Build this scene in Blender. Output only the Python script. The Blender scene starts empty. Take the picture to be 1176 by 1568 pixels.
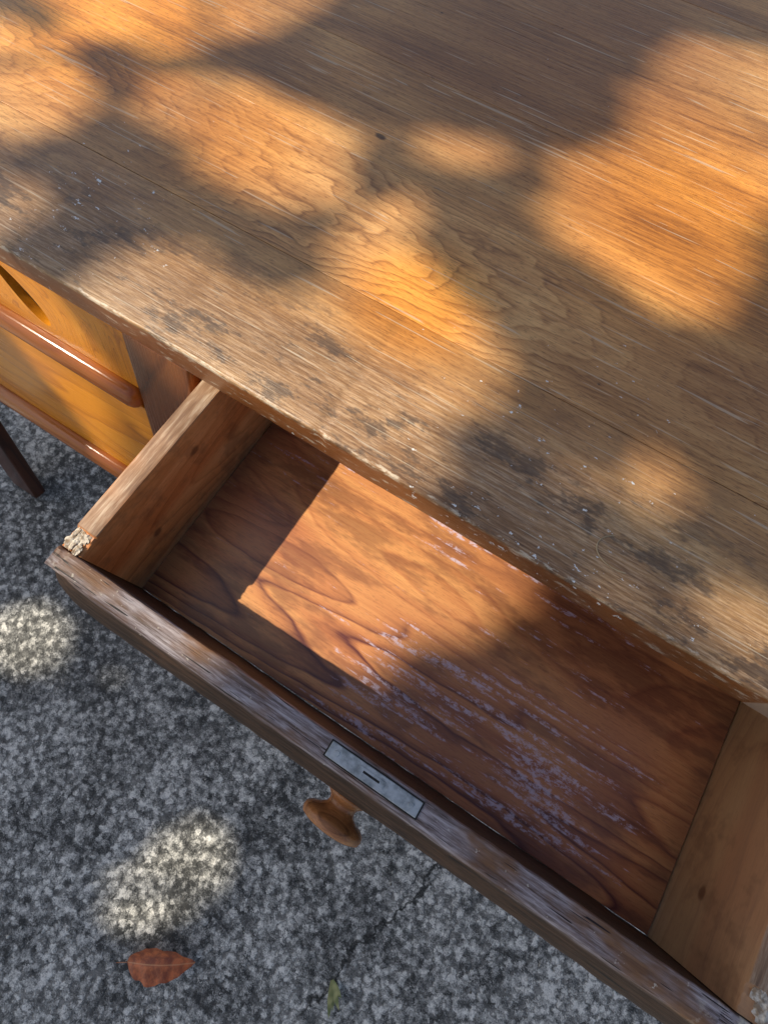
import bpy, bmesh, math, random
import numpy as np
from mathutils import Vector, Matrix, noise as mn
random.seed(7); rng=np.random.default_rng(11)
scene=bpy.context.scene
col=scene.collection

# ------------------------------------------------------------ helpers
def link(o,parent=None):
    col.objects.link(o)
    if parent: o.parent=parent
    return o
def empty(name):
    e=bpy.data.objects.new(name,None); e.empty_display_size=.1
    return link(e)
class NB:
    def __init__(s,name):
        s.m=bpy.data.materials.new(name); s.m.use_nodes=True
        s.t=s.m.node_tree; s.n=s.t.nodes; s.l=s.t.links; s.n.clear()
        s.out=s.n.new('ShaderNodeOutputMaterial'); s.b=s.n.new('ShaderNodeBsdfPrincipled')
        s.l.new(s.b.outputs[0],s.out.inputs[0])
        s.tc=s.n.new('ShaderNodeTexCoord'); s.p=s.tc.outputs['Object']
    def inp(s,sock,v):
        if isinstance(v,bpy.types.NodeSocket): s.l.new(v,sock)
        elif v is not None:
            if sock.type=='RGBA' and not isinstance(v,(int,float)) and len(v)==3: v=(*v,1)
            sock.default_value=v
    def math(s,op,a,b=None,c=None,clamp=False):
        n=s.n.new('ShaderNodeMath'); n.operation=op; n.use_clamp=clamp
        s.inp(n.inputs[0],a); s.inp(n.inputs[1],b); s.inp(n.inputs[2],c)
        return n.outputs[0]
    def vmath(s,op,a,b=None):
        n=s.n.new('ShaderNodeVectorMath'); n.operation=op
        s.inp(n.inputs[0],a); s.inp(n.inputs[1],b)
        return n.outputs['Value'] if op in('LENGTH','DISTANCE','DOT_PRODUCT') else n.outputs[0]
    def scale(s,v,k): return s.vmath('MULTIPLY',v,k)
    def noise(s,v,scale=1,detail=3,rough=.55,dist=0):
        n=s.n.new('ShaderNodeTexNoise'); s.inp(n.inputs['Vector'],v)
        n.inputs['Scale'].default_value=scale; n.inputs['Detail'].default_value=detail
        n.inputs['Roughness'].default_value=rough; n.inputs['Distortion'].default_value=dist
        return n.outputs['Fac']
    def vor(s,v,scale,feature='F1',out='Distance',rand=1):
        n=s.n.new('ShaderNodeTexVoronoi'); n.feature=feature; s.inp(n.inputs['Vector'],v)
        n.inputs['Scale'].default_value=scale; n.inputs['Randomness'].default_value=rand
        return n.outputs[out]
    def ramp(s,f,stops,interp='LINEAR'):
        n=s.n.new('ShaderNodeValToRGB'); n.color_ramp.interpolation=interp; e=n.color_ramp.elements
        while len(e)<len(stops): e.new(.5)
        for i,(p,c) in enumerate(stops):
            e[i].position=p; e[i].color=(c,c,c,1) if isinstance(c,(int,float)) else (*c,1)
        s.inp(n.inputs[0],f); return n.outputs[0]
    def mix(s,f,a,b,mode='MIX'):
        n=s.n.new('ShaderNodeMix'); n.data_type='RGBA'; n.blend_type=mode
        s.inp(n.inputs[0],f); s.inp(n.inputs[6],a); s.inp(n.inputs[7],b); return n.outputs[2]
    def maprange(s,v,a,b,c=0,d=1,smooth=True):
        n=s.n.new('ShaderNodeMapRange'); n.interpolation_type='SMOOTHSTEP' if smooth else 'LINEAR'
        s.inp(n.inputs[0],v)
        for i,x in enumerate((a,b,c,d)): n.inputs[i+1].default_value=x
        return n.outputs[0]
    def sep(s,v):
        n=s.n.new('ShaderNodeSeparateXYZ'); s.inp(n.inputs[0],v); return n.outputs
    def attr(s,name):
        n=s.n.new('ShaderNodeAttribute'); n.attribute_name=name; return n.outputs['Fac']
    def bump(s,h,strength,dist):
        n=s.n.new('ShaderNodeBump'); n.inputs['Strength'].default_value=strength
        n.inputs['Distance'].default_value=dist; s.inp(n.inputs['Height'],h); return n.outputs[0]
    def near(s,c,r0,r1):
        pz=s.vmath('MULTIPLY',s.p,(1,1,0))
        d=s.vmath('DISTANCE',pz,(c[0],c[1],0)); return s.maprange(d,r0,r1,1,0)

def wood(name,light,mid,dark,axis='X',rings=9,ringamp=.5,fib=.5,scale=1.,rough=.42,bump=.25,
         warm=None,post=None,spec=.5,mask=None,contrast=.95,pore=.35,arch=False):
    b=NB(name); seed=b.attr('bseed')
    cs=b.n.new('ShaderNodeCombineXYZ')
    b.inp(cs.inputs[0],b.math('MULTIPLY',seed,3.17)); b.inp(cs.inputs[1],b.math('MULTIPLY',seed,1.73)); b.inp(cs.inputs[2],b.math('MULTIPLY',seed,.9))
    q=b.vmath('ADD',b.p,cs.outputs[0])
    k={'X':(1,6,6),'Y':(6,1,6),'Z':(6,6,1)}[axis]
    kf={'X':(1,34,34),'Y':(34,1,34),'Z':(34,34,1)}[axis]
    kp={'X':(1,9,9),'Y':(9,1,9),'Z':(9,9,1)}[axis]
    wob=b.noise(q,16,2,.6)
    if arch:
        # flat-sawn plank: annual rings cut as nested arches along the board (parabolas in x over y)
        x,y,z=b.sep(b.p)
        yc=b.math('SUBTRACT',y,.352)
        yc=b.math('ADD',yc,b.math('MULTIPLY',b.math('SUBTRACT',b.noise(b.scale(b.p,(1,2,1)),3.2,2,.5),.5),.10))
        par=b.math('MULTIPLY',b.math('MULTIPLY',yc,yc),70.)
        ax_=b.math('ADD',b.math('MULTIPLY',x,1.25),par)
        n1=b.math('ADD',b.math('MULTIPLY',ax_,.9),b.math('MULTIPLY',b.math('SUBTRACT',b.noise(b.scale(b.p,(1.2,3,1)),6,3,.55),.5),.38))
        n1=b.math('ADD',n1,b.math('MULTIPLY',b.math('SUBTRACT',wob,.5),.05))
    else:
        n1=b.noise(b.scale(q,tuple(x*scale for x in k)),1.35,1,.42,.35)
        n1=b.math('ADD',n1,b.math('MULTIPLY',b.math('SUBTRACT',wob,.5),.03))
    fr=b.math('FRACT',b.math('MULTIPLY',n1,rings*2.2))
    ring=b.ramp(fr,[(0,.0),(.10,.40),(.45,.8),(.88,1),(1,.0)])
    fibre=b.noise(b.scale(q,kf),12,4,.72)
    fine=b.noise(b.scale(q,kp),115,1,.6)
    big=b.noise(b.scale(q,tuple((1 if x==1 else 5) for x in k)),2.2,4,.62)
    ra=ringamp
    if mask: ra=b.math('MULTIPLY',ringamp,mask(b,q))
    v=b.math('ADD',b.math('MULTIPLY',b.math('SUBTRACT',ring,.6),ra),b.math('MULTIPLY',b.math('SUBTRACT',fibre,.5),fib*1.5))
    v=b.math('ADD',v,b.math('MULTIPLY',b.math('SUBTRACT',big,.5),.9))
    v=b.math('ADD',b.math('MULTIPLY',v,contrast),.5)
    c=b.ramp(v,[(.12,dark),(.5,mid),(.88,light)])
    pr=b.maprange(fine,.56,.68)
    c=b.mix(b.math('MULTIPLY',pr,pore),c,dark)
    if warm is not None:
        w=b.maprange(b.noise(b.scale(q,(1,2,1)),3.1,2,.5),.42,.62)
        c=b.mix(b.math('MULTIPLY',w,.75),c,b.mix(1.,c,warm,'MULTIPLY'))
    rg=b.math('ADD',rough-.1,b.math('MULTIPLY',fibre,.22))
    if post: c,rg=post(b,c,rg,q)
    b.inp(b.b.inputs['Base Color'],c); b.inp(b.b.inputs['Roughness'],rg)
    b.inp(b.b.inputs['Specular IOR Level'],spec)
    b.inp(b.b.inputs['Normal'],b.bump(fibre,bump,.0012))
    return b.m

# ------------------------------------------------------------ mesh builders
def finish(me,mats):
    for m in (mats if isinstance(mats,(list,tuple)) else [mats]): me.materials.append(m)
def setseed(me,val):
    a=me.attributes.new('bseed','FLOAT','POINT')
    a.data.foreach_set('value',[val]*len(me.vertices))
def box(name,lo,hi,mat,parent,bev=.0015,seg=2,seed=0.):
    bm=bmesh.new(); bmesh.ops.create_cube(bm,size=1)
    for v in bm.verts: v.co=Vector([(lo[i]+hi[i])/2+v.co[i]*(hi[i]-lo[i]) for i in range(3)])
    if bev: bmesh.ops.bevel(bm,geom=bm.edges[:],offset=bev,segments=seg,affect='EDGES',profile=.5)
    me=bpy.data.meshes.new(name); bm.to_mesh(me); bm.free()
    finish(me,mat); setseed(me,seed)
    return link(bpy.data.objects.new(name,me),parent)
def sweep(name,prof,a0,a1,n,mat,parent,axis='X',seed=0.,jit=None,smooth=True):
    vs=[];fs=[];m=len(prof)
    for i in range(n+1):
        a=a0+(a1-a0)*i/n
        for j,(p,q) in enumerate(prof):
            co=Vector((a,p,q)) if axis=='X' else Vector((p,a,q))
            if jit: co=co+Vector(jit(co,j,i/n))
            vs.append(co)
    for i in range(n):
        for j in range(m):
            k=(j+1)%m
            fs.append((i*m+j,i*m+k,(i+1)*m+k,(i+1)*m+j))
    fs.append(tuple(range(m))); fs.append(tuple(n*m+j for j in range(m)))
    me=bpy.data.meshes.new(name); me.from_pydata(vs,[],fs)
    bm=bmesh.new(); bm.from_mesh(me); bmesh.ops.recalc_face_normals(bm,faces=bm.faces[:])
    bm.to_mesh(me); bm.free()
    finish(me,mat); setseed(me,seed)
    o=link(bpy.data.objects.new(name,me),parent)
    if smooth:
        for p in me.polygons: p.use_smooth=True
        me.set_sharp_from_angle(angle=math.radians(35))
    return o
def rrect(p0,p1,q0,q1,r,seg=3,rs=None):
    rs=rs or (r,r,r,r); out=[]
    cs=[(p1,q1,0),(p0,q1,90),(p0,q0,180),(p1,q0,270)]
    for (cp,cq,a0),rr in zip(cs,rs):
        sp=-1 if cp==p1 else 1; sq=-1 if cq==q1 else 1
        for k in range(seg+1):
            a=math.radians(a0+90*k/seg)
            out.append((cp+sp*rr+rr*math.cos(a),cq+sq*rr+rr*math.sin(a)))
    return out
def lathe(name,prof,mat,parent,origin,seg=48,seed=0):
    vs=[];fs=[]
    for r,d in prof:
        for k in range(seg):
            a=2*math.pi*k/seg; vs.append((origin[0]+r*math.cos(a),origin[1]-d,origin[2]+r*math.sin(a)))
    m=len(prof)
    for i in range(m-1):
        for k in range(seg):
            k2=(k+1)%seg; fs.append((i*seg+k,(i+1)*seg+k,(i+1)*seg+k2,i*seg+k2))
    fs.append(tuple((m-1)*seg+k for k in range(seg)))
    me=bpy.data.meshes.new(name); me.from_pydata(vs,[],fs)
    bm=bmesh.new(); bm.from_mesh(me); bmesh.ops.recalc_face_normals(bm,faces=bm.faces[:]); bm.to_mesh(me); bm.free()
    finish(me,mat); setseed(me,seed)
    for p in me.polygons: p.use_smooth=True
    return link(bpy.data.objects.new(name,me),parent)

# ------------------------------------------------------------ materials
def top_post(b,c,rg,q):
    x,y,z=b.sep(b.p)
    n9=b.noise(b.p,9,3,.6)
    yn=b.math('ADD',y,b.math('MULTIPLY',b.math('SUBTRACT',n9,.5),.08))
    fw=b.maprange(yn,.19,.29,1,0)
    st=b.noise(b.scale(b.p,(3,40,3)),13,4,.75)
    grey=b.ramp(st,[(.36,(.050,.038,.030)),(.5,(.25,.18,.12)),(.62,(.64,.50,.34))])
    c=b.mix(b.math('MULTIPLY',fw,.5),c,grey)
    # tonal figure: random dark walnut zones, plus shade painted into unlit spots
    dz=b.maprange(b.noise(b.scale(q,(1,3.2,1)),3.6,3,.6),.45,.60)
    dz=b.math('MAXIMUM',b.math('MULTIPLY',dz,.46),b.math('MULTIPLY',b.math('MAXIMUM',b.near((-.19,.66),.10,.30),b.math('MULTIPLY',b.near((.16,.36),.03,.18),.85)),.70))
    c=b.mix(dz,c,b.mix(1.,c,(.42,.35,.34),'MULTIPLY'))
    # dark stains, strongest on the front plank
    bl=b.maprange(b.noise(b.scale(b.p,(1,2.2,1)),12,5,.76),.50,.60)
    c=b.mix(b.math('MULTIPLY',bl,b.math('ADD',.08,b.math('MULTIPLY',fw,.62))),c,(.065,.047,.037))
    # golden tint of the sun patches, painted into the wood colour
    suntint=b.math('MAXIMUM',b.near((.02,.53),.03,.20),b.near((-.62,.44),.05,.2))
    suntint=b.math('MAXIMUM',suntint,b.near((-.15,.30),.02,.09))
    suntint=b.math('MAXIMUM',suntint,b.math('MULTIPLY',b.near((-.40,.38),.02,.12),.6))
    c=b.mix(b.math('MULTIPLY',suntint,.8),c,b.mix(1.,c,(1.42,1.05,.36),'MULTIPLY'))
    # bare wood on the arris, darker stained front edge
    en=b.noise(b.scale(b.p,(1,3,3)),48,4,.72)
    e=b.math('ADD',b.maprange(y,.1475,.157,.28,0),b.math('MULTIPLY',b.math('SUBTRACT',en,.5),1.2))
    c=b.mix(b.math('MULTIPLY',b.maprange(e,.26,.40),.75),c,(.70,.58,.43))
    fr=b.math('MULTIPLY',b.maprange(z,.7440,.7475,1,0),b.maprange(y,.152,.150,0,1))
    c=b.mix(b.math('MULTIPLY',fr,.9),c,b.mix(b.maprange(en,.58,.66,0,.8),(.24,.080,.02),(.62,.50,.36)))
    # paint flecks
    fl=b.noise(b.scale(b.p,(1,1.7,1)),105,4,.66)
    msk=b.math('ADD',b.near((-.45,.235),.01,.14),b.math('MULTIPLY',b.near((.02,.225),.02,.22),.7))
    msk=b.math('ADD',msk,b.maprange(y,.15,.19,.4,0))
    fm=b.maprange(b.math('ADD',fl,b.math('MULTIPLY',b.math('ADD',msk,.22),b.math('MULTIPLY',n9,.22))),.767,.787)
    c=b.mix(fm,c,(.82,.81,.78))
    # scratches
    for ang_,t0 in ((1.1,.765),(-.5,.785)):
        mp=b.n.new('ShaderNodeMapping'); mp.inputs['Rotation'].default_value[2]=ang_; mp.inputs['Scale'].default_value=(10,380,1)
        b.inp(mp.inputs[0],b.p)
        s=b.maprange(b.noise(mp.outputs[0],1,0,.5,.6),t0,t0+.02)
        c=b.mix(b.math('MULTIPLY',s,.40),c,(.7,.6,.45))
    # dents / knots
    dn=b.maprange(b.vor(b.scale(b.p,(1,1.5,1)),19),.02,.045,1,0)
    dn=b.math('MULTIPLY',dn,b.maprange(n9,.50,.56))
    kd=b.vmath('DISTANCE',b.vmath('MULTIPLY',b.p,(.6,1.3,0)),(-.283*.6,.452*1.3,0))
    kd=b.math('ADD',kd,b.math('MULTIPLY',b.math('SUBTRACT',en,.5),.006))
    dn=b.math('MAXIMUM',dn,b.maprange(kd,.0025,.005,1,0))
    c=b.mix(b.math('MULTIPLY',dn,.8),c,(.03,.018,.012))
    rg=b.math('ADD',rg,b.math('MULTIPLY',fw,.05))
    return c,rg
def few(b,q): return b.maprange(b.noise(q,3.,1,.5),.48,.62,.08,.45)
def archm(b,q): return b.maprange(b.noise(b.scale(b.p,(1,1,1)),3.1,1,.5),.36,.56,.45,1.)
TOPC=((.95,.565,.22),(.63,.325,.115),(.185,.082,.037))
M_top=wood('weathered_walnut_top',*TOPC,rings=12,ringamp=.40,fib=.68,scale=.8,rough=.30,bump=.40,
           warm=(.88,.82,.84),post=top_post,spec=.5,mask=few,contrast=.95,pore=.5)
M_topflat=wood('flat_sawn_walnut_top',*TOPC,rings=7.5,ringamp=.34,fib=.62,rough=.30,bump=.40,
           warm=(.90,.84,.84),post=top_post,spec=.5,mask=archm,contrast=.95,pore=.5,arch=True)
M_frame=wood('desk_frame_wood',(.30,.12,.045),(.18,.07,.025),(.08,.03,.014),rings=5,rough=.4,ringamp=.2)
M_frameZ=wood('desk_leg_wood',(.30,.12,.045),(.18,.07,.028),(.08,.03,.015),axis='Z',rings=5,rough=.4,ringamp=.2)
M_pine=wood('pine_side',(.75,.46,.21),(.60,.32,.13),(.36,.15,.05),axis='Y',rings=6,ringamp=.3,fib=.45,rough=.5,bump=.2,warm=(1,.8,.6))
def sidetop_post(b,c,rg,q):
    x,y,z=b.sep(b.p)
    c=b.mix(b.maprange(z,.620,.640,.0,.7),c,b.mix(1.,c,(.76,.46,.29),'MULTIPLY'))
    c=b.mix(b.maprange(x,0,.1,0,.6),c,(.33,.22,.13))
    d=b.maprange(b.noise(b.p,18,4,.7),.5,.66)
    c=b.mix(b.math('MULTIPLY',d,.4),c,(.15,.07,.035))
    t=b.maprange(z,.6985,.7005)
    n=b.noise(b.scale(b.p,(25,2,25)),9,4,.7)
    g=b.ramp(n,[(.3,(.09,.05,.03)),(.5,(.27,.165,.095)),(.68,(.58,.46,.33))])
    c=b.mix(b.math('MULTIPLY',t,.85),c,g)
    pz=b.vmath('MULTIPLY',b.p,(0,1,1.2))
    for ky,kz in ((.02,.745),(.10,.80)):
        dd=b.vmath('DISTANCE',pz,(0,ky,kz)); c=b.mix(b.maprange(dd,.003,.008,.8,0),c,(.14,.05,.02))
    return c,rg
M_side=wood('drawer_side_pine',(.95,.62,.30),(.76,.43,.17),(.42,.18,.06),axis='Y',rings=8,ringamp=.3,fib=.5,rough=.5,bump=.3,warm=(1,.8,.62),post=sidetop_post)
def ply_post(b,c,rg,q):
    f=b.noise(b.scale(q,(1.3,15,1)),9,5,.66)
    m=b.math('ADD',b.near((.08,.03),.0,.16),b.math('MULTIPLY',b.near((.20,.025),.01,.12),1.))
    m=b.math('ADD',m,b.math('MULTIPLY',b.near((-.01,.01),.0,.09),.8))
    m=b.math('ADD',m,b.math('MULTIPLY',b.near((-.02,.19),.0,.07),.8))
    m=b.math('ADD',m,b.math('MULTIPLY',b.near((-.17,.20),.0,.10),.75))
    m=b.math('ADD',m,b.math('MULTIPLY',b.near((.12,.19),.0,.08),.6))
    mk=b.math('ADD',f,b.math('MULTIPLY',m,.14))
    grit=b.noise(b.scale(b.p,(1,1.6,1)),110,4,.75)
    r=b.math('MULTIPLY',b.maprange(mk,.63,.72),b.maprange(grit,.42,.60))
    st=b.maprange(b.noise(b.scale(q,(1.5,5,1)),7,4,.65),.48,.64)
    c=b.mix(b.math('MULTIPLY',st,.5),c,(.15,.055,.04))
    x,y,z=b.sep(b.p)
    # shade of the unlit front right, painted darker into the wood colour
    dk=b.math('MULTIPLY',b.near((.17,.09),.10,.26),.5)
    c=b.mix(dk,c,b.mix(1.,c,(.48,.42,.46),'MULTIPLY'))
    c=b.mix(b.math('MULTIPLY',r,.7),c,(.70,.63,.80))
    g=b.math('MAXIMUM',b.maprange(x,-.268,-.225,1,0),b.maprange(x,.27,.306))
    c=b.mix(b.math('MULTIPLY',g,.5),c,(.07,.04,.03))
    rg=b.math('ADD',rg,b.math('MULTIPLY',r,.3))
    return c,rg
def ply_mask(b,q):
    y=b.sep(b.p)[1]
    return b.maprange(y,.03,.10,1.35,.5)
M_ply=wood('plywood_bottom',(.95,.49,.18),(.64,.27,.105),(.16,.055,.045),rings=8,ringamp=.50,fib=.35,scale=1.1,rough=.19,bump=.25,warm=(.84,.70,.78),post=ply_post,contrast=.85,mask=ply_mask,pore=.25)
def rail_post(b,c,rg,q):
    n=b.noise(b.scale(b.p,(3,45,45)),8,4,.78)
    g=b.ramp(n,[(.36,(.075,.05,.04)),(.5,(.27,.22,.22)),(.64,(.54,.48,.48))])
    x,y,z=b.sep(b.p); up=b.maprange(z,.6935,.6995)
    w=b.maprange(b.noise(b.scale(b.p,(1,2,2)),10,4,.65),.34,.56)
    c=b.mix(b.math('MULTIPLY',b.math('MULTIPLY',w,.9),up),c,g)
    dn=b.maprange(z,.6998,.6955)
    c=b.mix(b.math('MULTIPLY',dn,.85),c,b.mix(b.maprange(n,.4,.62),(.018,.011,.008),(.085,.045,.026)))
    sp=b.maprange(b.noise(b.p,150,3,.65),.66,.70)
    endm=b.math('MAXIMUM',b.maprange(x,.27,.31),b.maprange(x,-.292,-.270,1,0))
    sp=b.math('MAXIMUM',b.math('MULTIPLY',sp,.7),b.math('MULTIPLY',endm,b.maprange(b.noise(b.p,75,4,.7),.50,.60)))
    c=b.mix(b.math('MULTIPLY',sp,up),c,(.66,.58,.46))
    crack=b.maprange(b.noise(b.scale(b.p,(2.5,60,20)),9,1,.5),.66,.69)
    c=b.mix(crack,c,(.02,.012,.01))
    rg=b.math('ADD',rg,b.math('MULTIPLY',dn,.15))
    return c,rg
M_rail=wood('drawer_front_wood',(.34,.17,.075),(.19,.09,.042),(.075,.038,.024),rings=5,ringamp=.2,rough=.45,bump=.6,post=rail_post,spec=.32)
M_orange=wood('varnished_orange_wood',(.88,.37,.028),(.72,.26,.016),(.36,.10,.009),rings=5,ringamp=.3,fib=.35,rough=.24,bump=.1,pore=.2)
M_orangeX=wood('varnished_rail_wood',(.58,.19,.03),(.42,.12,.018),(.18,.045,.01),rings=4,ringamp=.2,fib=.35,rough=.15,bump=.1,pore=.1)
M_stile=wood('varnished_stile_wood',(.24,.085,.022),(.15,.048,.013),(.07,.022,.007),axis='Z',rings=5,ringamp=.4,fib=.5,rough=.26,bump=.15,pore=.3)
M_darkleg=wood('dark_stained_leg',(.13,.04,.018),(.085,.026,.012),(.04,.013,.008),axis='Z',rings=4,rough=.3)
M_knob=wood('turned_knob_wood',(.70,.30,.10),(.42,.165,.055),(.14,.05,.02),axis='X',rings=6,ringamp=.3,rough=.17)
def plain(name,c1,c2,scale,rough,metal=0,bump=.3):
    b=NB(name); n=b.noise(b.p,scale,4,.65)
    b.inp(b.b.inputs['Base Color'],b.mix(b.maprange(n,.35,.65),c1,c2)); b.b.inputs['Roughness'].default_value=rough
    b.b.inputs['Metallic'].default_value=metal
    b.inp(b.b.inputs['Normal'],b.bump(n,bump,.001)); return b.m
M_metal=plain('dull_zinc',(.24,.26,.26),(.52,.54,.54),90,.40,.35,.2)
M_raw=plain('raw_broken_wood',(.30,.21,.13),(.74,.66,.54),220,.85,0,.8)
M_void=plain('keyhole_dark',(.01,.01,.01),(.02,.018,.015),50,.8)

# ------------------------------------------------------------ desk
desk=empty('wooden_desk')
ZT,ZB=.750,.712
YF=.148
def edgejit(co,j,t):
    if co.y>YF+.01: return (0,0,0)
    n=mn.noise(Vector((co.x*9,co.y*3,1)))*.0007+mn.noise(Vector((co.x*45,co.y*9,co.z*60)))*.0004
    chip=max(0,mn.noise(Vector((co.x*30,7.,3.)))-.40)*.014 if co.y<YF+.006 and co.z>.742 else 0
    return (0,n+chip,n*.5-chip*.6)
prof=rrect(YF,.2812,ZB,ZT,.004,4,rs=(.0005,.0026,.003,.0005))
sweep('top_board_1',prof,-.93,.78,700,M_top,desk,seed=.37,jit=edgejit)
ys=[.2816,.4196,.5530,.7000,.8200,.9500]
for i in range(5):
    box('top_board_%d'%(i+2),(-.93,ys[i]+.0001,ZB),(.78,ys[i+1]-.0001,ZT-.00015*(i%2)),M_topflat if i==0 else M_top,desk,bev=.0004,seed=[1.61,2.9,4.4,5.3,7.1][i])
box('apron_left',(-.86,.182,.560),(-.300,.204,.711),M_frame,desk,seed=.3)
box('apron_right',(.338,.172,.560),(.71,.194,.711),M_frame,desk,seed=.6)
box('rail_below_drawer',(-.299,.182,.520),(.337,.204,.552),M_frame,desk,seed=.8)
box('apron_back',(-.86,.90,.560),(.71,.92,.711),M_frame,desk,seed=1.1)
box('apron_side_left',(-.862,.206,.560),(-.842,.898,.711),M_frame,desk,seed=1.3)
box('apron_side_right',(.692,.206,.560),(.712,.898,.711),M_frame,desk,seed=1.3)
for i,(lx,ly) in enumerate(((-.89,.205),(.70,.195),(-.89,.88),(.70,.88))):
    box('leg_%d'%(i+1),(lx-.02,ly+.001,0.002),(lx+.0275,ly+.05,.7115),M_frameZ,desk,bev=.004,seed=i*.7)
box('drawer_runner_1',(-.299,.206,.545),(-.262,.898,.556),M_frame,desk,seed=2)
box('drawer_runner_2',(.300,.206,.545),(.337,.898,.556),M_frame,desk,seed=2.2)

# ------------------------------------------------------------ drawer
dr=empty('desk_drawer')
XL,XR=-.290,.330
fprof=[(-.0350,.560),(-.0350,.6995),(-.0358,.7012),(-.0375,.7020),(-.050,.7020),(-.0535,.7012),(-.0560,.6988),(-.0580,.6945),
        (-.0625,.6890),(-.0675,.6810),(-.0705,.6700),(-.0715,.6550),(-.0715,.5800),(-.0700,.5700),(-.0660,.5620),(-.0620,.5560),(-.0420,.5550)]
def frontjit(co,j,t):
    n=mn.noise(Vector((co.x*12,co.y*20,co.z*20)))*.0010+mn.noise(Vector((co.x*70,co.y*60,co.z*60)))*.0007
    if co.z>.698 and -.014<co.x<.066: n*=.25
    dz=n*.8; dy=n
    e=min(1,(co.x-XL)/.05)
    if co.y<-.056: dy+=(1-math.sqrt(max(0,1-(1-e)**2)))*.016
    if co.x<XL+.016 and co.z>.69: dz-=(.003+.005*mn.noise(Vector((co.x*200,co.y*300,2))))*(1-(co.x-XL)/.016)
    if co.x>XR-.035 and co.z>.69: dz-=.003*abs(mn.noise(Vector((co.x*120,co.y*160,5))))
    return (0,dy,dz)
sweep('front',fprof,XL,XR,420,M_rail,dr,seed=.9,jit=frontjit)
def sjit(co,j,t):
    n=mn.noise(Vector((co.x*30,co.y*14,co.z*30)))*.0010+mn.noise(Vector((co.x*90,co.y*60,co.z*70)))*.0006
    d=0
    if co.z>.69 and co.y<-.014: d=-.0035*(1+mn.noise(Vector((co.x*200,co.y*260,1))))*.8
    return (n*.5,0,(n+d) if co.z>.69 else 0)
sweep('side_left',rrect(-.2895,-.2680,.560,.7005,.002,2),-.0345,.46,260,M_side,dr,axis='Y',seed=.2,jit=sjit)
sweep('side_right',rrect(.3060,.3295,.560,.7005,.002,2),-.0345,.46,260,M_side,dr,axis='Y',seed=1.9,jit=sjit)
box('back',(-.2675,.44,.580),(.3055,.455,.69),M_pine,dr,seed=2)
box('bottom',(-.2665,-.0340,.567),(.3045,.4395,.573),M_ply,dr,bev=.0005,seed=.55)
def lockplate():
    bm=bmesh.new()
    def cb(lo,hi,bv=.0004):
        r=bmesh.ops.create_cube(bm,size=1); vs=r['verts']
        for v in vs: v.co=Vector([(lo[i]+hi[i])/2+v.co[i]*(hi[i]-lo[i]) for i in range(3)])
        bmesh.ops.bevel(bm,geom=list({e for v in vs for e in v.link_edges}),offset=bv,segments=1,affect='EDGES')
    cb((-.012,-.0500,.690),(.066,-.0385,.7036))
    cb((.014,-.0470,.7038),(.036,-.0415,.7042),.0001)
    me=bpy.data.meshes.new('lock_plate'); bm.to_mesh(me); bm.free(); finish(me,M_metal); setseed(me,0)
    return link(bpy.data.objects.new('lock_plate',me),dr)
lockplate()
box('lock_mortise',(-.0132,-.0510,.695),(.0672,-.0375,.7029),M_void,dr,bev=.0002)
box('lock_slot',(.018,-.0450,.7036),(.032,-.0433,.70445),M_void,dr,bev=.0002)
for i,xs in enumerate((-.005,.059)):
    bm=bmesh.new(); bmesh.ops.create_cone(bm,cap_ends=True,segments=20,radius1=.0022,radius2=.0018,depth=.0008,matrix=Matrix.Translation((xs,-.0442,.7040)))
    me=bpy.data.meshes.new('s'); bm.to_mesh(me); bm.free(); finish(me,M_metal); setseed(me,0); link(bpy.data.objects.new('lock_screw_%d'%(i+1),me),dr)
kp=[(.014,0),(.017,.0015),(.0165,.004),(.0130,.007),(.0120,.010),(.0128,.013),(.0175,.0165),(.0235,.0185),(.0268,.0210),(.0278,.0245),(.0268,.0280),(.0230,.0298),(.0150,.0290),(.0075,.0282),(.0005,.0280)]
lathe('knob',kp,M_knob,dr,(.020,-.0712,.638),seed=1.)
def chips(name,pts,mat,parent,seed):
    random.seed(seed); bm=bmesh.new()
    for (x,y,z,s) in pts:
        r=bmesh.ops.create_icosphere(bm,subdivisions=3,radius=1)
        ax=Vector((random.uniform(.7,1.5),random.uniform(.7,1.5),random.uniform(.3,.5)))*s
        for v in r['verts']:
            d=1+.55*mn.noise(v.co*2.3+Vector((x*900,y*700,seed)))+.3*mn.noise(v.co*6+Vector((x*500,0,seed)))
            v.co=Vector((x+v.co.x*ax.x*d,y+v.co.y*ax.y*d,z+v.co.z*ax.z*d))
    me=bpy.data.meshes.new(name); bm.to_mesh(me); bm.free(); finish(me,mat); setseed(me,0)
    return link(bpy.data.objects.new(name,me),parent)
chips('broken_corner_left',[(-.283,-.028,.6985,.0060),(-.277,-.021,.698,.0048),(-.285,-.018,.698,.0045),(-.274,-.031,.6995,.0035)],M_raw,dr,3)
chips('broken_corner_right',[(.322,-.026,.699,.0055),(.316,-.018,.6985,.004),(.326,-.008,.699,.004)],M_raw,dr,5)

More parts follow.
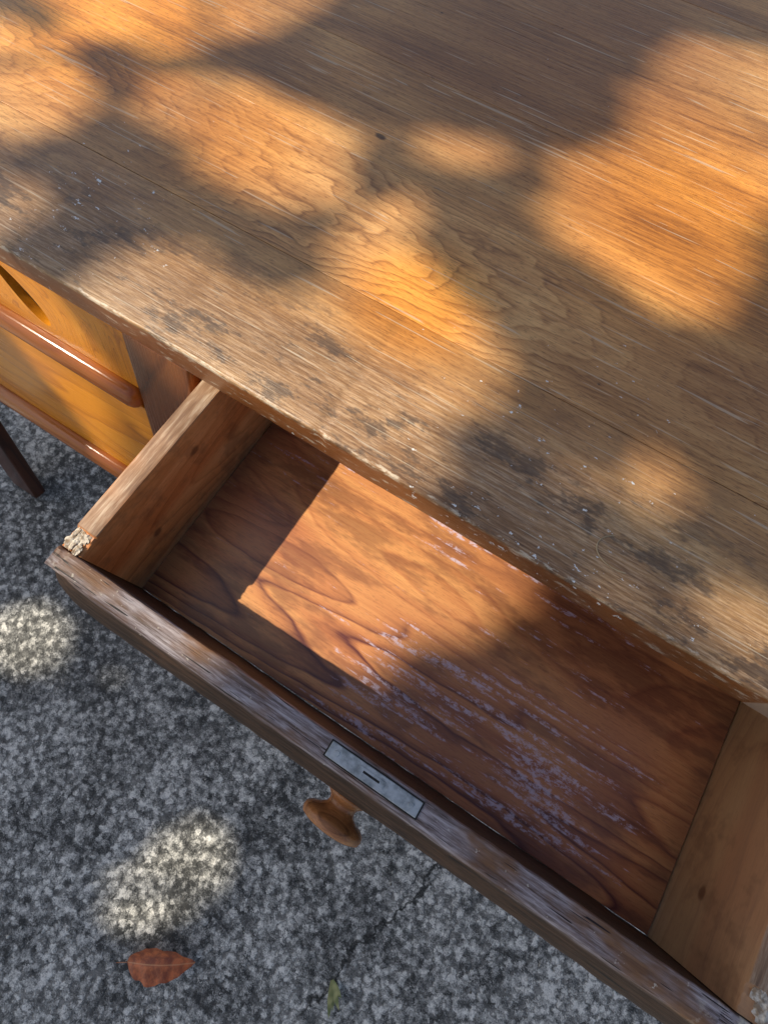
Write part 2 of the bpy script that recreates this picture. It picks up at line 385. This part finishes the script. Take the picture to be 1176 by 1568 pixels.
# ------------------------------------------------------------ folding chair leaning on the desk
ch=empty('folding_chair')
ang=math.atan(.267)
def slab(name,x0,x1,z0,z1,th,mat,off=0.,bev=.004,seed=0.,holes=None):
    """board lying in the leaning plane (local z runs up the slope)"""
    L0=z0/math.cos(ang);L1=z1/math.cos(ang)
    o=box(name,(x0,-th/2+off,L0),(x1,th/2+off,L1),mat,ch,bev=bev,seg=4,seed=seed)
    if holes:
        hx,hz,ra,rb,rot=holes
        bm=bmesh.new(); K=40; ra_=[];rb_=[]
        for k in range(K):
            a=2*math.pi*k/K; u=ra*math.cos(a); v=rb*math.sin(a)*(1+.25*math.cos(a))
            X_=hx+u*math.cos(rot)-v*math.sin(rot); Z_=hz/math.cos(ang)+u*math.sin(rot)+v*math.cos(rot)
            ra_.append(bm.verts.new((X_,-.05,Z_))); rb_.append(bm.verts.new((X_,.05,Z_)))
        bm.faces.new(ra_); bm.faces.new(rb_)
        for k in range(K): bm.faces.new((ra_[k],ra_[(k+1)%K],rb_[(k+1)%K],rb_[k]))
        bmesh.ops.recalc_face_normals(bm,faces=bm.faces[:])
        cm=bpy.data.meshes.new('cut'); bm.to_mesh(cm); bm.free(); co=link(bpy.data.objects.new('cut',cm))
        md=o.modifiers.new('b','BOOLEAN'); md.operation='DIFFERENCE'; md.object=co; md.solver='EXACT'
        dg=bpy.context.evaluated_depsgraph_get(); nm=bpy.data.meshes.new_from_object(o.evaluated_get(dg))
        o.modifiers.clear(); o.data=nm; bpy.data.objects.remove(co)
    o.location=(0,-.029,0); o.rotation_euler=(-ang,0,0)
    for p in o.data.polygons: p.use_smooth=True
    o.data.set_sharp_from_angle(angle=math.radians(40))
    return o
CX0,CX1=-.915,-.302
slab('stile_left',CX0,CX0+.070,.006,.705,.026,M_darkleg,seed=.1)
slab('stile_right',CX1-.082,CX1,.006,.705,.016,M_stile,seed=.9)
slab('back_panel',CX0+.071,CX1-.083,.625,.705,.010,M_orange,seed=.4,bev=.002,holes=(-.534,.668,.040,.0135,-.75))
slab('crest_rail',CX0+.071,CX1-.083,.594,.6245,.036,M_orangeX,seed=.7,bev=.013)
slab('seat_panel',CX0+.071,CX1-.083,.424,.5935,.010,M_orange,seed=2.4,bev=.002)
slab('lower_rail',CX0+.071,CX1-.083,.388,.4235,.036,M_orangeX,seed=1.7,bev=.013)

# ------------------------------------------------------------ ground
def ground_mat():
    b=NB('exposed_aggregate_concrete')
    nz=b.n.new('ShaderNodeTexNoise'); b.inp(nz.inputs['Vector'],b.p); nz.inputs['Scale'].default_value=95; nz.inputs['Detail'].default_value=3; nz.inputs['Roughness'].default_value=.7
    off=b.vmath('MULTIPLY',b.vmath('SUBTRACT',nz.outputs['Color'],(.5,.5,.5)),(.024,.024,.024))
    pw=b.vmath('ADD',b.p,off)
    vn=b.n.new('ShaderNodeTexVoronoi'); b.inp(vn.inputs['Vector'],pw); vn.inputs['Scale'].default_value=92
    s=b.sep(vn.outputs['Color']); f1=vn.outputs['Distance']
    big=b.noise(b.p,5,3,.6); med=b.noise(b.p,66,4,.72); fine=b.noise(b.p,420,2,.7)
    stone=b.math('ADD',b.math('MULTIPLY',s[0],.38),b.math('MULTIPLY',b.math('SUBTRACT',med,.5),1.6))
    stone=b.math('ADD',stone,b.math('MULTIPLY',b.math('SUBTRACT',big,.5),1.1))
    stone=b.math('ADD',stone,b.math('MULTIPLY',b.math('SUBTRACT',fine,.5),.85))
    stone=b.math('ADD',stone,.29)
    c=b.ramp(stone,[(.16,(.060,.060,.056)),(.36,(.23,.228,.212)),(.55,(.46,.45,.41)),(.80,(.84,.815,.74))])
    gap=b.maprange(f1,.50,.80)
    c=b.mix(b.math('MULTIPLY',gap,.7),c,(.085,.084,.078))
    x,y,z=b.sep(b.p)
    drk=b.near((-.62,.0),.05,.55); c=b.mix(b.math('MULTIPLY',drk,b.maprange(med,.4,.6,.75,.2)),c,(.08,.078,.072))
    wob=b.math('MULTIPLY',b.math('SUBTRACT',b.noise(b.p,18,4,.65),.5),.09)
    dx,dy=.062,.219; L=math.hypot(dx,dy)
    dist=b.math('ADD',b.math('MULTIPLY',b.math('SUBTRACT',x,.206),dy/L),b.math('MULTIPLY',b.math('SUBTRACT',y,-.315),-dx/L))
    dist=b.math('ABSOLUTE',b.math('ADD',dist,wob))
    cr=b.math('MULTIPLY',b.maprange(dist,.0008,.0060,1,0),b.near((.206,-.315),.14,.22))
    c=b.mix(b.math('MULTIPLY',cr,.9),c,(.03,.03,.027))
    h=b.math('SUBTRACT',med,b.math('MULTIPLY',gap,.6))
    b.inp(b.b.inputs['Base Color'],c); b.b.inputs['Roughness'].default_value=.85
    b.inp(b.b.inputs['Specular IOR Level'],.25)
    b.inp(b.b.inputs['Normal'],b.bump(h,.8,.003)); return b.m
me=bpy.data.meshes.new('ground'); S=300
me.from_pydata([(-S,-S,0),(S,-S,0),(S,S,0),(-S,S,0)],[],[(0,1,2,3)]); finish(me,ground_mat())
link(bpy.data.objects.new('ground',me))

# ------------------------------------------------------------ fallen leaf, sprout, grit
def leafmat(name,c1,c2,rough=.5):
    b=NB(name); n=b.noise(b.p,60,1,.6)
    b.inp(b.b.inputs['Base Color'],b.mix(b.maprange(n,.35,.65),c1,c2)); b.b.inputs['Roughness'].default_value=rough
    return b.m
def leaf_mesh(name,L,W,mat,curl=.25,n=20,m=10):
    vs=[];fs=[]
    for i in range(n+1):
        t=i/n; w=W*.5*(math.sin(math.pi*min(1,t**.85))**.8)*(1+.06*math.sin(t*19)+.03*math.sin(t*41))+.0004
        for j in range(m+1):
            s=j/m*2-1
            z=.004+abs(s)**1.5*w*curl+.008*math.sin(t*3.1)+.0015*math.sin(t*28+s*3)*abs(s)
            vs.append(((t-.5)*L,s*w+.004*math.sin(t*3),z))
    for i in range(n):
        for j in range(m):
            a=i*(m+1)+j; fs.append((a,a+1,a+m+2,a+m+1))
    k=len(vs)
    for q in ((-.5,0.0006),(-.5,-.0006),(-.66,-.0016),(-.66,-.0004)): vs.append((q[0]*L,q[1],.005))
    fs.append((k,k+1,k+2,k+3))
    me=bpy.data.meshes.new(name); me.from_pydata(vs,[],fs); finish(me,mat)
    for p in me.polygons: p.use_smooth=True
    return me
def dry_leaf_mat():
    b=NB('dry_brown_leaf'); x,y,z=b.sep(b.p); n=b.noise(b.p,70,4,.6)
    c=b.mix(b.maprange(n,.35,.68),(.26,.06,.022),(.62,.17,.05))
    rib=b.maprange(b.math('ABSOLUTE',y),.0003,.0013,1,0); c=b.mix(b.math('MULTIPLY',rib,.6),c,(.7,.35,.16))
    v=b.math('FRACT',b.math('MULTIPLY',b.math('SUBTRACT',x,b.math('MULTIPLY',b.math('ABSOLUTE',y),.8)),110))
    c=b.mix(b.math('MULTIPLY',b.maprange(v,.0,.12,1,0),.25),c,(.6,.32,.15))
    b.inp(b.b.inputs['Base Color'],c); b.b.inputs['Roughness'].default_value=.42; return b.m
lf=link(bpy.data.objects.new('fallen_leaf',leaf_mesh('fallen_leaf',.118,.054,dry_leaf_mat(),curl=.5)))
lf.location=(-.082,-.542,.002); lf.rotation_euler=(math.radians(8),math.radians(-4),math.radians(33))
sp=bpy.data.meshes.new('s'); vs=[];fs=[]
for k in range(4):
    a=-1.1+k*.28+random.uniform(-.1,.1); L=random.uniform(.035,.06); b0=len(vs)
    for i in range(5):
        t=i/4; w=.0045*math.sin(math.pi*(.15+.85*t))+.0003; r=L*t*.7
        vs+=[(r*math.cos(a)-w*math.sin(a),r*math.sin(a)+w*math.cos(a),L*(t-.4*t*t)*.8),(r*math.cos(a)+w*math.sin(a),r*math.sin(a)-w*math.cos(a),L*(t-.4*t*t)*.8)]
    for i in range(4): fs.append((b0+2*i,b0+2*i+1,b0+2*i+3,b0+2*i+2))
sp.from_pydata(vs,[],fs); finish(sp,leafmat('sprout_green',(.16,.20,.07),(.42,.42,.19)))
o=link(bpy.data.objects.new('weed_sprout',sp)); o.location=(.178,-.412,0)
bm=bmesh.new()
for k in range(350):
    x=rng.uniform(-1.3,.9);y=rng.uniform(-1.,.6);s=float(rng.uniform(.0008,.0026))
    r=bmesh.ops.create_icosphere(bm,subdivisions=1,radius=s)
    f=Vector((rng.uniform(.6,1.6),rng.uniform(.6,1.6),.7))
    for v in r['verts']: v.co=Vector((x+v.co.x*f.x,y+v.co.y*f.y,s*.5+v.co.z*f.z))
me=bpy.data.meshes.new('grit'); bm.to_mesh(me); bm.free(); finish(me,plain('grit',(.12,.11,.09),(.6,.58,.52),30,.9)); link(bpy.data.objects.new('loose_grit',me))
# a hair-thin dry fibre lying on the desk top
vs=[];fs=[]
for i in range(25):
    t=i/24; a=2.2+t*3.0; cx,cy=.097+.016*math.cos(a)*(1+.3*t),.187+.013*math.sin(a)
    n_=Vector((math.cos(a),math.sin(a),0))*.0005
    vs+=[(cx-n_.x,cy-n_.y,.7504),(cx+n_.x,cy+n_.y,.7504),(cx,cy,.7514)]
for i in range(24):
    for j in range(3): fs.append((i*3+j,i*3+(j+1)%3,i*3+3+(j+1)%3,i*3+3+j))
me=bpy.data.meshes.new('f'); me.from_pydata(vs,[],fs); finish(me,plain('dry_fibre',(.32,.22,.12),(.55,.42,.26),50,.7)); link(bpy.data.objects.new('dry_grass_fibre',me))

# ------------------------------------------------------------ shade tree (its crown makes the dappled light)
SD=np.array([.583,.267,-.767]); SD/=np.linalg.norm(SD)
gaps=[ # openings in the crown, described where the light falls at desk height (mm)
 (1,"-743,450;-626,402;-546,434;-475,512;-441,640;-600,640"),
 (1,"-720,371;-643,360;-575,329;-555,275;-590,240;-686,282"),
 (.95,"-505,364;-490,420;-435,450;-410,400;-430,350;-467,339"),
 (1,"-425,371;-415,420;-380,445;-316,439;-286,406;-290,350;-345,318;-405,325"),
 (.6,"-424,525;-366,533;-375,491;-417,492"),
 (.9,"-255,456;-225,500;-160,505;-155,486;-199,458"),
 (1,"-90,755;1,791;109,722;74,584;57,543;79,485;82,428;28,409;-27,433;-87,448;-108,503;-69,571;-89,681"),
 (1,"-401,150;-390,215;-345,240;-305,226;-245,222;-224,220;-214,276;-238,322;-203,345;-160,320;-90,315;-60,274;-80,216;-90,140;-400,130"),
 (.85,"43,246;76,274;117,268;109,224;66,209"),
 (.5,"104,173;166,212;216,199;224,161"),
 (.8,"-600,240;-514,216;-486,178;-520,140"),
 (.95,"-253,378;-206,397;-185,371;-225,335"),
 (1,"-345,140;-167,157;-72,131;-87,72;-137,25;-166,-60;-345,-60"),
 (1,"-1310,-525;-1257,-468;-1189,-464;-1166,-526;-1204,-595;-1290,-590"),
 (1,"-795,-780;-765,-702;-739,-605;-666,-603;-658,-670;-698,-765;-739,-802"),
 (1,"-720,80;-640,140;-530,140;-510,95;-580,60;-660,10;-760,-50"),
 (1,"-1750,700;-1500,780;-1450,560;-1700,480"),(1,"500,-700;700,-600;640,-420;450,-500"),(1,"500,600;700,700;650,900;480,850"),(1,"-200,-900;0,-860;-60,-1050"),
]
def inpoly(px,py,poly):
    ins=np.zeros(px.shape,bool); n=len(poly)
    for i in range(n):
        x1,y1=poly[i];x2,y2=poly[(i+1)%n]
        ins^=((y1>py)!=(y2>py))&(px<(x2-x1)*(py-y1)/((y2-y1) if y2!=y1 else 1e-9)+x1)
    return ins
N=27000
a=rng.uniform(0,2*np.pi,N); r=np.sqrt(rng.uniform(0,1,N))
R=1.55+.20*np.sin(3*a+1)+.16*np.sin(7*a)+.12*np.sin(11*a+2)
sx=-.48+r*R*np.cos(a); sy=.0+r*R*np.sin(a)*.85
t=4.35+rng.normal(0,.28,N)*np.clip(1.15-r,.3,1)*1.3
P=np.stack([sx,sy,np.full(N,.75)],1)-t[:,None]*SD
def unit(v): return v/np.linalg.norm(v,axis=1,keepdims=True)
nrm=unit(-SD[None,:]*.9+rng.normal(0,.42,(N,3))); tg=rng.normal(0,1,(N,3)); tg=unit(tg-(tg*nrm).sum(1)[:,None]*nrm); bt=np.cross(nrm,tg)
L=rng.uniform(.055,.095,N)[:,None]; W=L*rng.uniform(.45,.58,N)[:,None]
shape=[(-.5,0,0),(-.15,.5,.08),(.2,.42,.06),(.5,0,-.06),(.2,-.42,.06),(-.15,-.5,.08)]
V=np.stack([P+tg*L*u+bt*W*v+nrm*L*w for u,v,w in shape],1)
keep=np.ones(N,bool)
tt=(V[:,:,2]-.75)/SD[2]
px=V[:,:,0]-SD[0]*tt; py=V[:,:,1]-SD[1]*tt
cxp=px.mean(1);cyp=py.mean(1)
for w,g in gaps:
    poly=[tuple(float(k)/1000 for k in q.split(",")) for q in g.split(";")]
    hit=inpoly(cxp,cyp,poly)
    for j in range(6): hit|=inpoly(cxp*.04+px[:,j]*.96,cyp*.04+py[:,j]*.96,poly)
    if w<1: hit&=rng.uniform(0,1,N)<(.72+.28*w)
    keep&=~hit
V=V[keep]; n=len(V)
verts=V.reshape(-1,3)
base=np.arange(n)[:,None]*6
faces=np.concatenate([base+np.array([[0,1,2,3]]),base+np.array([[0,3,4,5]])],1).reshape(-1,4)
me=bpy.data.meshes.new('crown'); me.vertices.add(n*6); me.vertices.foreach_set('co',verts.ravel().astype(np.float32))
me.loops.add(n*8); me.loops.foreach_set('vertex_index',faces.ravel().astype(np.int32))
me.polygons.add(n*2); me.polygons.foreach_set('loop_start',np.arange(0,n*8,4,dtype=np.int32)); me.polygons.foreach_set('loop_total',np.full(n*2,4,np.int32))
me.update(); me.validate()
finish(me,leafmat('tree_foliage',(.05,.09,.03),(.10,.15,.045),.5))
tree=empty('shade_tree')
link(bpy.data.objects.new('crown',me),tree)
def limb(bm,p0,p1,r0,r1,bend=.15,seg=10,k=10,sd=0):
    p0=Vector(p0);p1=Vector(p1); d=(p1-p0); prev=None
    ax=d.normalized(); u=ax.orthogonal().normalized(); v=ax.cross(u)
    for i in range(seg+1):
        t=i/seg; c=p0.lerp(p1,t)+Vector((mn.noise(Vector((t*2,sd,0))),mn.noise(Vector((t*2,sd,5))),mn.noise(Vector((t*2,sd,9)))))*bend*math.sin(math.pi*t)*d.length
        rr=r0*(1-t)+r1*t
        ring=[bm.verts.new(c+(u*math.cos(2*math.pi*q/k)+v*math.sin(2*math.pi*q/k))*rr*(1+.08*mn.noise(Vector((q,t*6,sd))))) for q in range(k)]
        if prev:
            for q in range(k): bm.faces.new((prev[q],prev[(q+1)%k],ring[(q+1)%k],ring[q]))
        prev=ring
def crownpt(sx,sy,t): return tuple(np.array([sx,sy,.75])-t*SD)
bm=bmesh.new()
F=Vector((-5.1,-1.9,3.0))
limb(bm,(-5.3,-2.0,-.05),F,.17,.12,.05,sd=1)
for i,(x_,y_,t_) in enumerate(((-1.0,.05,4.6),(-.9,-.9,4.5),(-.95,.85,4.5))):
    q=crownpt(x_,y_,t_); limb(bm,F-Vector((0,0,.03)),q,.085,.03,.12,sd=i+3)
    for k,(dx,dy) in enumerate(((.7,.05),(.5,-.45),(.45,.4))):
        limb(bm,q,crownpt(x_+dx,y_+dy,t_+random.uniform(-.2,.2)),.016,.005,.12,sd=i*5+k+20,k=7)
me=bpy.data.meshes.new('trunk'); bm.to_mesh(me); bm.free(); finish(me,plain('bark',(.07,.05,.035),(.16,.12,.09),30,.9,0,1))
for p in me.polygons: p.use_smooth=True
link(bpy.data.objects.new('trunk',me),tree)

# ------------------------------------------------------------ light
w=bpy.data.worlds.new("World"); scene.world=w; w.use_nodes=True
nt=w.node_tree; bg=nt.nodes['Background']; sky=nt.nodes.new('ShaderNodeTexSky'); sky.sky_type='NISHITA'; sky.sun_disc=False
sky.sun_elevation=math.asin(.767); sky.sun_rotation=math.atan2(-.583,-.267)
sky.dust_density=2.2; sky.ozone_density=.8
nt.links.new(sky.outputs[0],bg.inputs[0]); bg.inputs[1].default_value=.115
sl=bpy.data.lights.new('sun','SUN'); sl.energy=5; sl.angle=math.radians(.53); sl.color=(1,.90,.73)
so=link(bpy.data.objects.new('sun',sl)); so.rotation_euler=Vector(tuple(SD)).to_track_quat('-Z','Y').to_euler(); so.location=(-6,-3,8)

# ------------------------------------------------------------ camera
X=(.8444,.51048,-.16262);Y=(.53555,-.79562,.28327);Z=(.01522,-.32627,-.94517)
R_=Vector((X[0],Y[0],Z[0])); U_=-Vector((X[1],Y[1],Z[1])); B_=-Vector((X[2],Y[2],Z[2]))
mw=Matrix((R_,U_,B_)).transposed().to_4x4(); mw.translation=Vector((0,0,1.15))
cd=bpy.data.cameras.new('camera'); cam=link(bpy.data.objects.new('camera',cd)); cam.matrix_world=mw
cd.sensor_fit='VERTICAL'; cd.sensor_height=36; cd.sensor_width=27; cd.lens=850/1568*36; cd.clip_start=.02; cd.clip_end=1000
scene.camera=cam
scene.view_settings.view_transform='Standard'; scene.view_settings.look='None'; scene.view_settings.exposure=0
